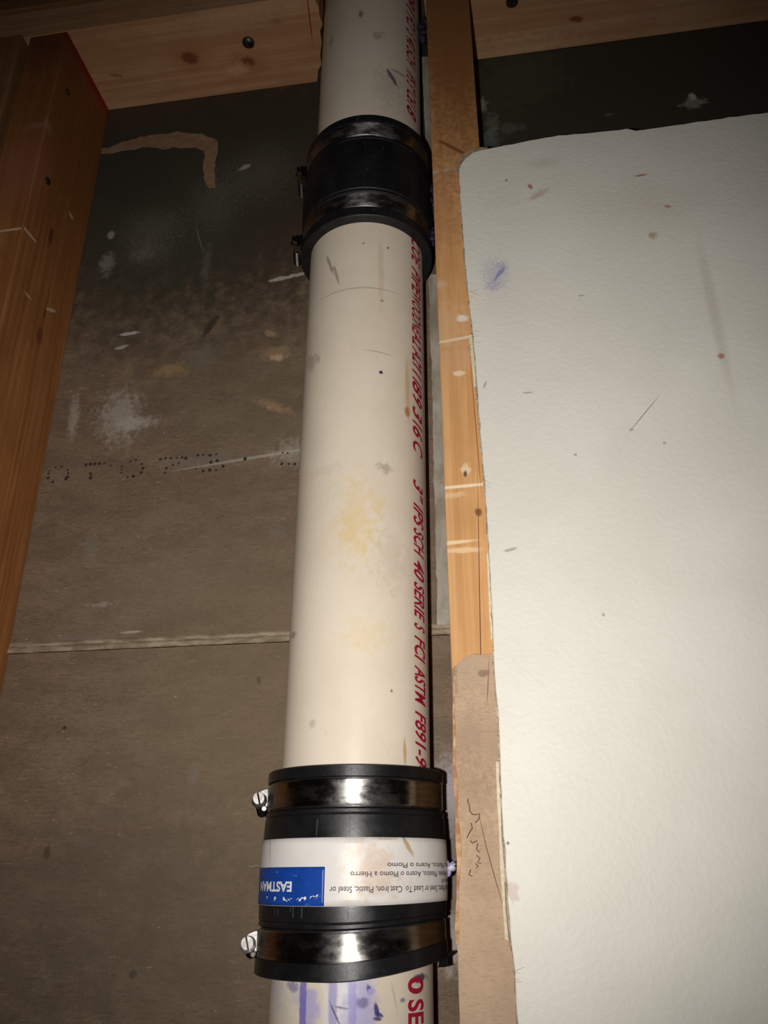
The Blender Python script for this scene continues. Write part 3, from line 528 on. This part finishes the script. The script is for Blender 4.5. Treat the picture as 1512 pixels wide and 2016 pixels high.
        obj('clamp_screw', bm, steel2, cl)
    return root, fn
c1, fn1 = coupling(.4972, 'black rubber coupling high on the pipe, plain with no label', False, rub2, (.0440, -.0432), (.0068, .0084))
c2, fn2 = coupling(.0035, 'black rubber coupling near the bottom with a white and blue sticker', True, rub, (.0446, -.0438), (.0062, .0080))
# sticker
zc = .0035
def stk(z, a, k): return fn2(cylpt(z, a, body(z-zc)+.0002+k))
def patch(z0, z1, a0, a1, k, th, na=90, nz_=10):
    bm = bmesh.new(); g = [[[bm.verts.new(stk(z0+(z1-z0)*j/nz_, a0+(a1-a0)*i/na, k+t)) for i in range(na+1)] for j in range(nz_+1)] for t in (0, th)]
    for j in range(nz_):
        for i in range(na):
            for t in (0, 1): bm.faces.new((g[t][j][i], g[t][j][i+1], g[t][j+1][i+1], g[t][j+1][i]))
    for i in range(na):
        bm.faces.new((g[0][0][i], g[0][0][i+1], g[1][0][i+1], g[1][0][i])); bm.faces.new((g[0][nz_][i], g[0][nz_][i+1], g[1][nz_][i+1], g[1][nz_][i]))
    for j in range(nz_):
        bm.faces.new((g[0][j][0], g[0][j+1][0], g[1][j+1][0], g[1][j][0])); bm.faces.new((g[0][j][na], g[0][j+1][na], g[1][j+1][na], g[1][j][na]))
    return bm
def ang(px, py=1715): 
    d = hit(px, py, .0533)[1]; return d
def hz(py, px=700): return hit(px, py, .0533)[0].z
ZT, ZB = hz(1648), hz(1785)
RD = math.radians
q1 = lambda px, py, rx, rz, col, rot=0, k=.8, s=.8, soft=.4, ns=0: (lambda p: blob((p.x, p.y, p.z), (rx, .03, rz), col, rot, k, s, soft, ns))(hit(px, py, .0533)[0])
stm = surf('sticker_paper', s2l((226, 222, 218)), s2l((218, 213, 208)), (30, 30, 30), .38, .05, spec=.4, blobs=[q1(738, 1720, .010, .010, s2l((196, 150, 110)), 0, 1.6, .6, .5), q1(720, 1700, .010, .012, s2l((214, 188, 160)), 0, 1.8, .5), q1(803, 1665, .001, .006, s2l((176, 140, 96)), .5, .5, .9), q1(763, 1651, .006, .001, s2l((190, 160, 130)), 0, .8, .7),
      q1(682, 1770, .003, .008, s2l((216, 196, 176)), 0, 1.4, .5), q1(532, 1668, .0006, .009, s2l((180, 170, 160)), .1, .4, .6), q1(790, 1690, .02, .01, s2l((212, 200, 188)), 0, 1.6, .4)])
st = obj('sticker', patch(ZB, ZT, RD(-112), RD(118), 0, .00025), stm, c2, smooth=True); tag(st, 'white sticker printed upside down in English and Spanish')
for n in stm.node_tree.nodes:
    if n.type == 'MAPPING' and n.vector_type == 'TEXTURE': n.inputs['Location'].default_value = Vector(n.inputs['Location'].default_value)-worldloc(c2)
blue = surf('sticker_blue', s2l((26, 70, 158)), s2l((22, 62, 146)), (60, 60, 60), .35, 0, fine=[((260, 260, 500), .3, .64, .72, s2l((150, 170, 210)))])
tag(obj('blue_panel', patch(ZB+.0002, hz(1706), RD(-112), ang(640), .0003, .0001, 60), blue, st, smooth=True), 'blue panel of the sticker')
white = flat('white_print', s2l((240, 238, 236)), .4); ink = flat('grey_print', s2l((84, 78, 82)), .5)
def upside(bm, s, px_end, px_start, y_base, y_top, k=.0006, **kw):      # reads right to left, upside down
    a_s = ang(px_start) if not isinstance(px_start, float) else px_start; a_e = ang(px_end); zb_, zt_ = hz(y_base), hz(y_top)
    put_text(bm, s, lambda u, v: stk(zb_+(zt_-zb_)*v, a_s+(a_e-a_s)*u, k), max(6, len(s)*2), 1, **kw)
bm = bmesh.new(); upside(bm, 'EASTMAN', 517, 577, 1736, 1756, bold=.03, shear=0)
tag(obj('brand_lettering', bm, white, st), 'white capital lettering on the blue panel, upside down')
bm = bmesh.new()
upside(bm, 'Cast Iron, Plastic, Steel or Lead To  Cast Iron, Plastic, Steel or', 650, RD(96), 1743, 1758, k=.0004, bold=.012)
upside(bm, 'Lead', 868, RD(94), 1732, 1741, k=.0004)
upside(bm, 'Hierro Forjado, Plástico, Acero o Plomo a Hierro', 690, RD(96), 1712, 1727, k=.0004, bold=.012)
upside(bm, 'Forjado, Plástico, Acero o Plomo', 762, RD(96), 1695, 1709, k=.0004, bold=.012)
tag(obj('printed_text', bm, ink, st), 'small grey text on the sticker, upside down')
bm = bmesh.new()
for (x, y) in [(531, 1767), (546, 1771), (563, 1771), (567, 1774), (572, 1770), (577, 1769), (590, 1769), (594, 1771), (598, 1769), (602, 1768), (604, 1770), (616, 1765), (622, 1764), (626, 1765)]:
    a0 = ang(x); z0 = hz(y); q = [bm.verts.new(stk(z0+random.uniform(-.0009, .0009)+dz, a0+da+random.uniform(-.006, .006), .0006)) for da, dz in ((-.014, -.0006), (.014, -.0004), (.012, .0005), (-.012, .0005))]; bm.faces.new(q)
tag(obj('scuff_marks', bm, white, st), 'white scuff marks across the blue panel')
# raised ribs moulded in the rubber under the sticker and above it
worn = flat('worn_rubber', s2l((84, 80, 78)), .5)
for (x, ya, yb) in ((551, 1790, 1806), (545, 1790, 1804), (580, 1786, 1808), (597, 1786, 1808), (575, 1788, 1796), (620, 1612, 1644)):
    a0 = ang(x); zs_ = [hz(ya), hz(yb)]; bm = bmesh.new()
    q = [bm.verts.new(fn2(cylpt(zz, a0+da, body(zz-zc)+.00025))) for zz, da in ((zs_[0], -.004), (zs_[0], .004), (zs_[1], .004), (zs_[1], -.004))]; bm.faces.new(q)
    obj('moulded_rib', bm, worn, c2)
# torn rubber tongue at the lower right rim
bm = bmesh.new(); p0 = Y(868, 1896, .030); 
tq = [Y(x, y, .03) for x, y in [(862, 1905), (866, 1888), (878, 1880), (886, 1874), (897, 1870), (890, 1878), (882, 1884), (883, 1900), (886, 1901), (876, 1904)]]
prism(bm, tq, (0, .003, 0)); obj('torn_rim', bm, flat('torn_rubber', (.006, .006, .006, 1), .9, .1), c2)
# ------------------------------------------------------------------ primer crumbs between coupling and stud
prim = surf('violet_primer_crumb', s2l((150, 146, 190)), s2l((214, 210, 222)), (260, 260, 260), .7, .3, ramp=(.45, .6))
for k, (px, py, yy, r, lab) in enumerate([(884, 1710, .030, (.0050, .004, .0042), 'pale violet crumb of primer stuck between the labelled coupling and the backing paper')]):
    c = Y(px, py, yy); bm = bmesh.new()
    for j in range(6): lump(bm, (c.x+random.uniform(-.0035, .0035), c.y+random.uniform(-.001, .002), c.z+random.uniform(-.003, .003)), (r[0]*.45, r[1]*.6, r[2]*.45), j+k, .5, 2)
    tag(obj('primer_crumb', bm, prim, None, True, origin=tuple(c)), lab, 'primer crumb')
dprim = surf('dark_primer', s2l((34, 26, 44)), s2l((62, 52, 84)), (300, 300, 300), .6, .3, ramp=(.4, .7))
bm = bmesh.new()
for j in range(22):
    a0 = RD(random.uniform(84, 104)); z_ = random.uniform(.452, .520); p = cylpt(z_, a0, .0532); lump(bm, (p.x, p.y, p.z), (.0012+.0012*random.random(), .002, .003), j, .5, 2)
obj('primer_residue', bm, dprim, c1, True)
bm = bmesh.new()
for (x, y) in ((831, 55), (834, 66), (833, 76), (834, 45)):
    p = Y(x, y, .02); lump(bm, (p.x, p.y, p.z), (.004, .004, .005), x+y, .4, 2)
tag(obj('primer_clot', bm, dprim, None, True, origin=tuple(Y(833, 62, .02))), 'dark clot of primer between the upper pipe and the tan stud, near the top', 'primer clot')
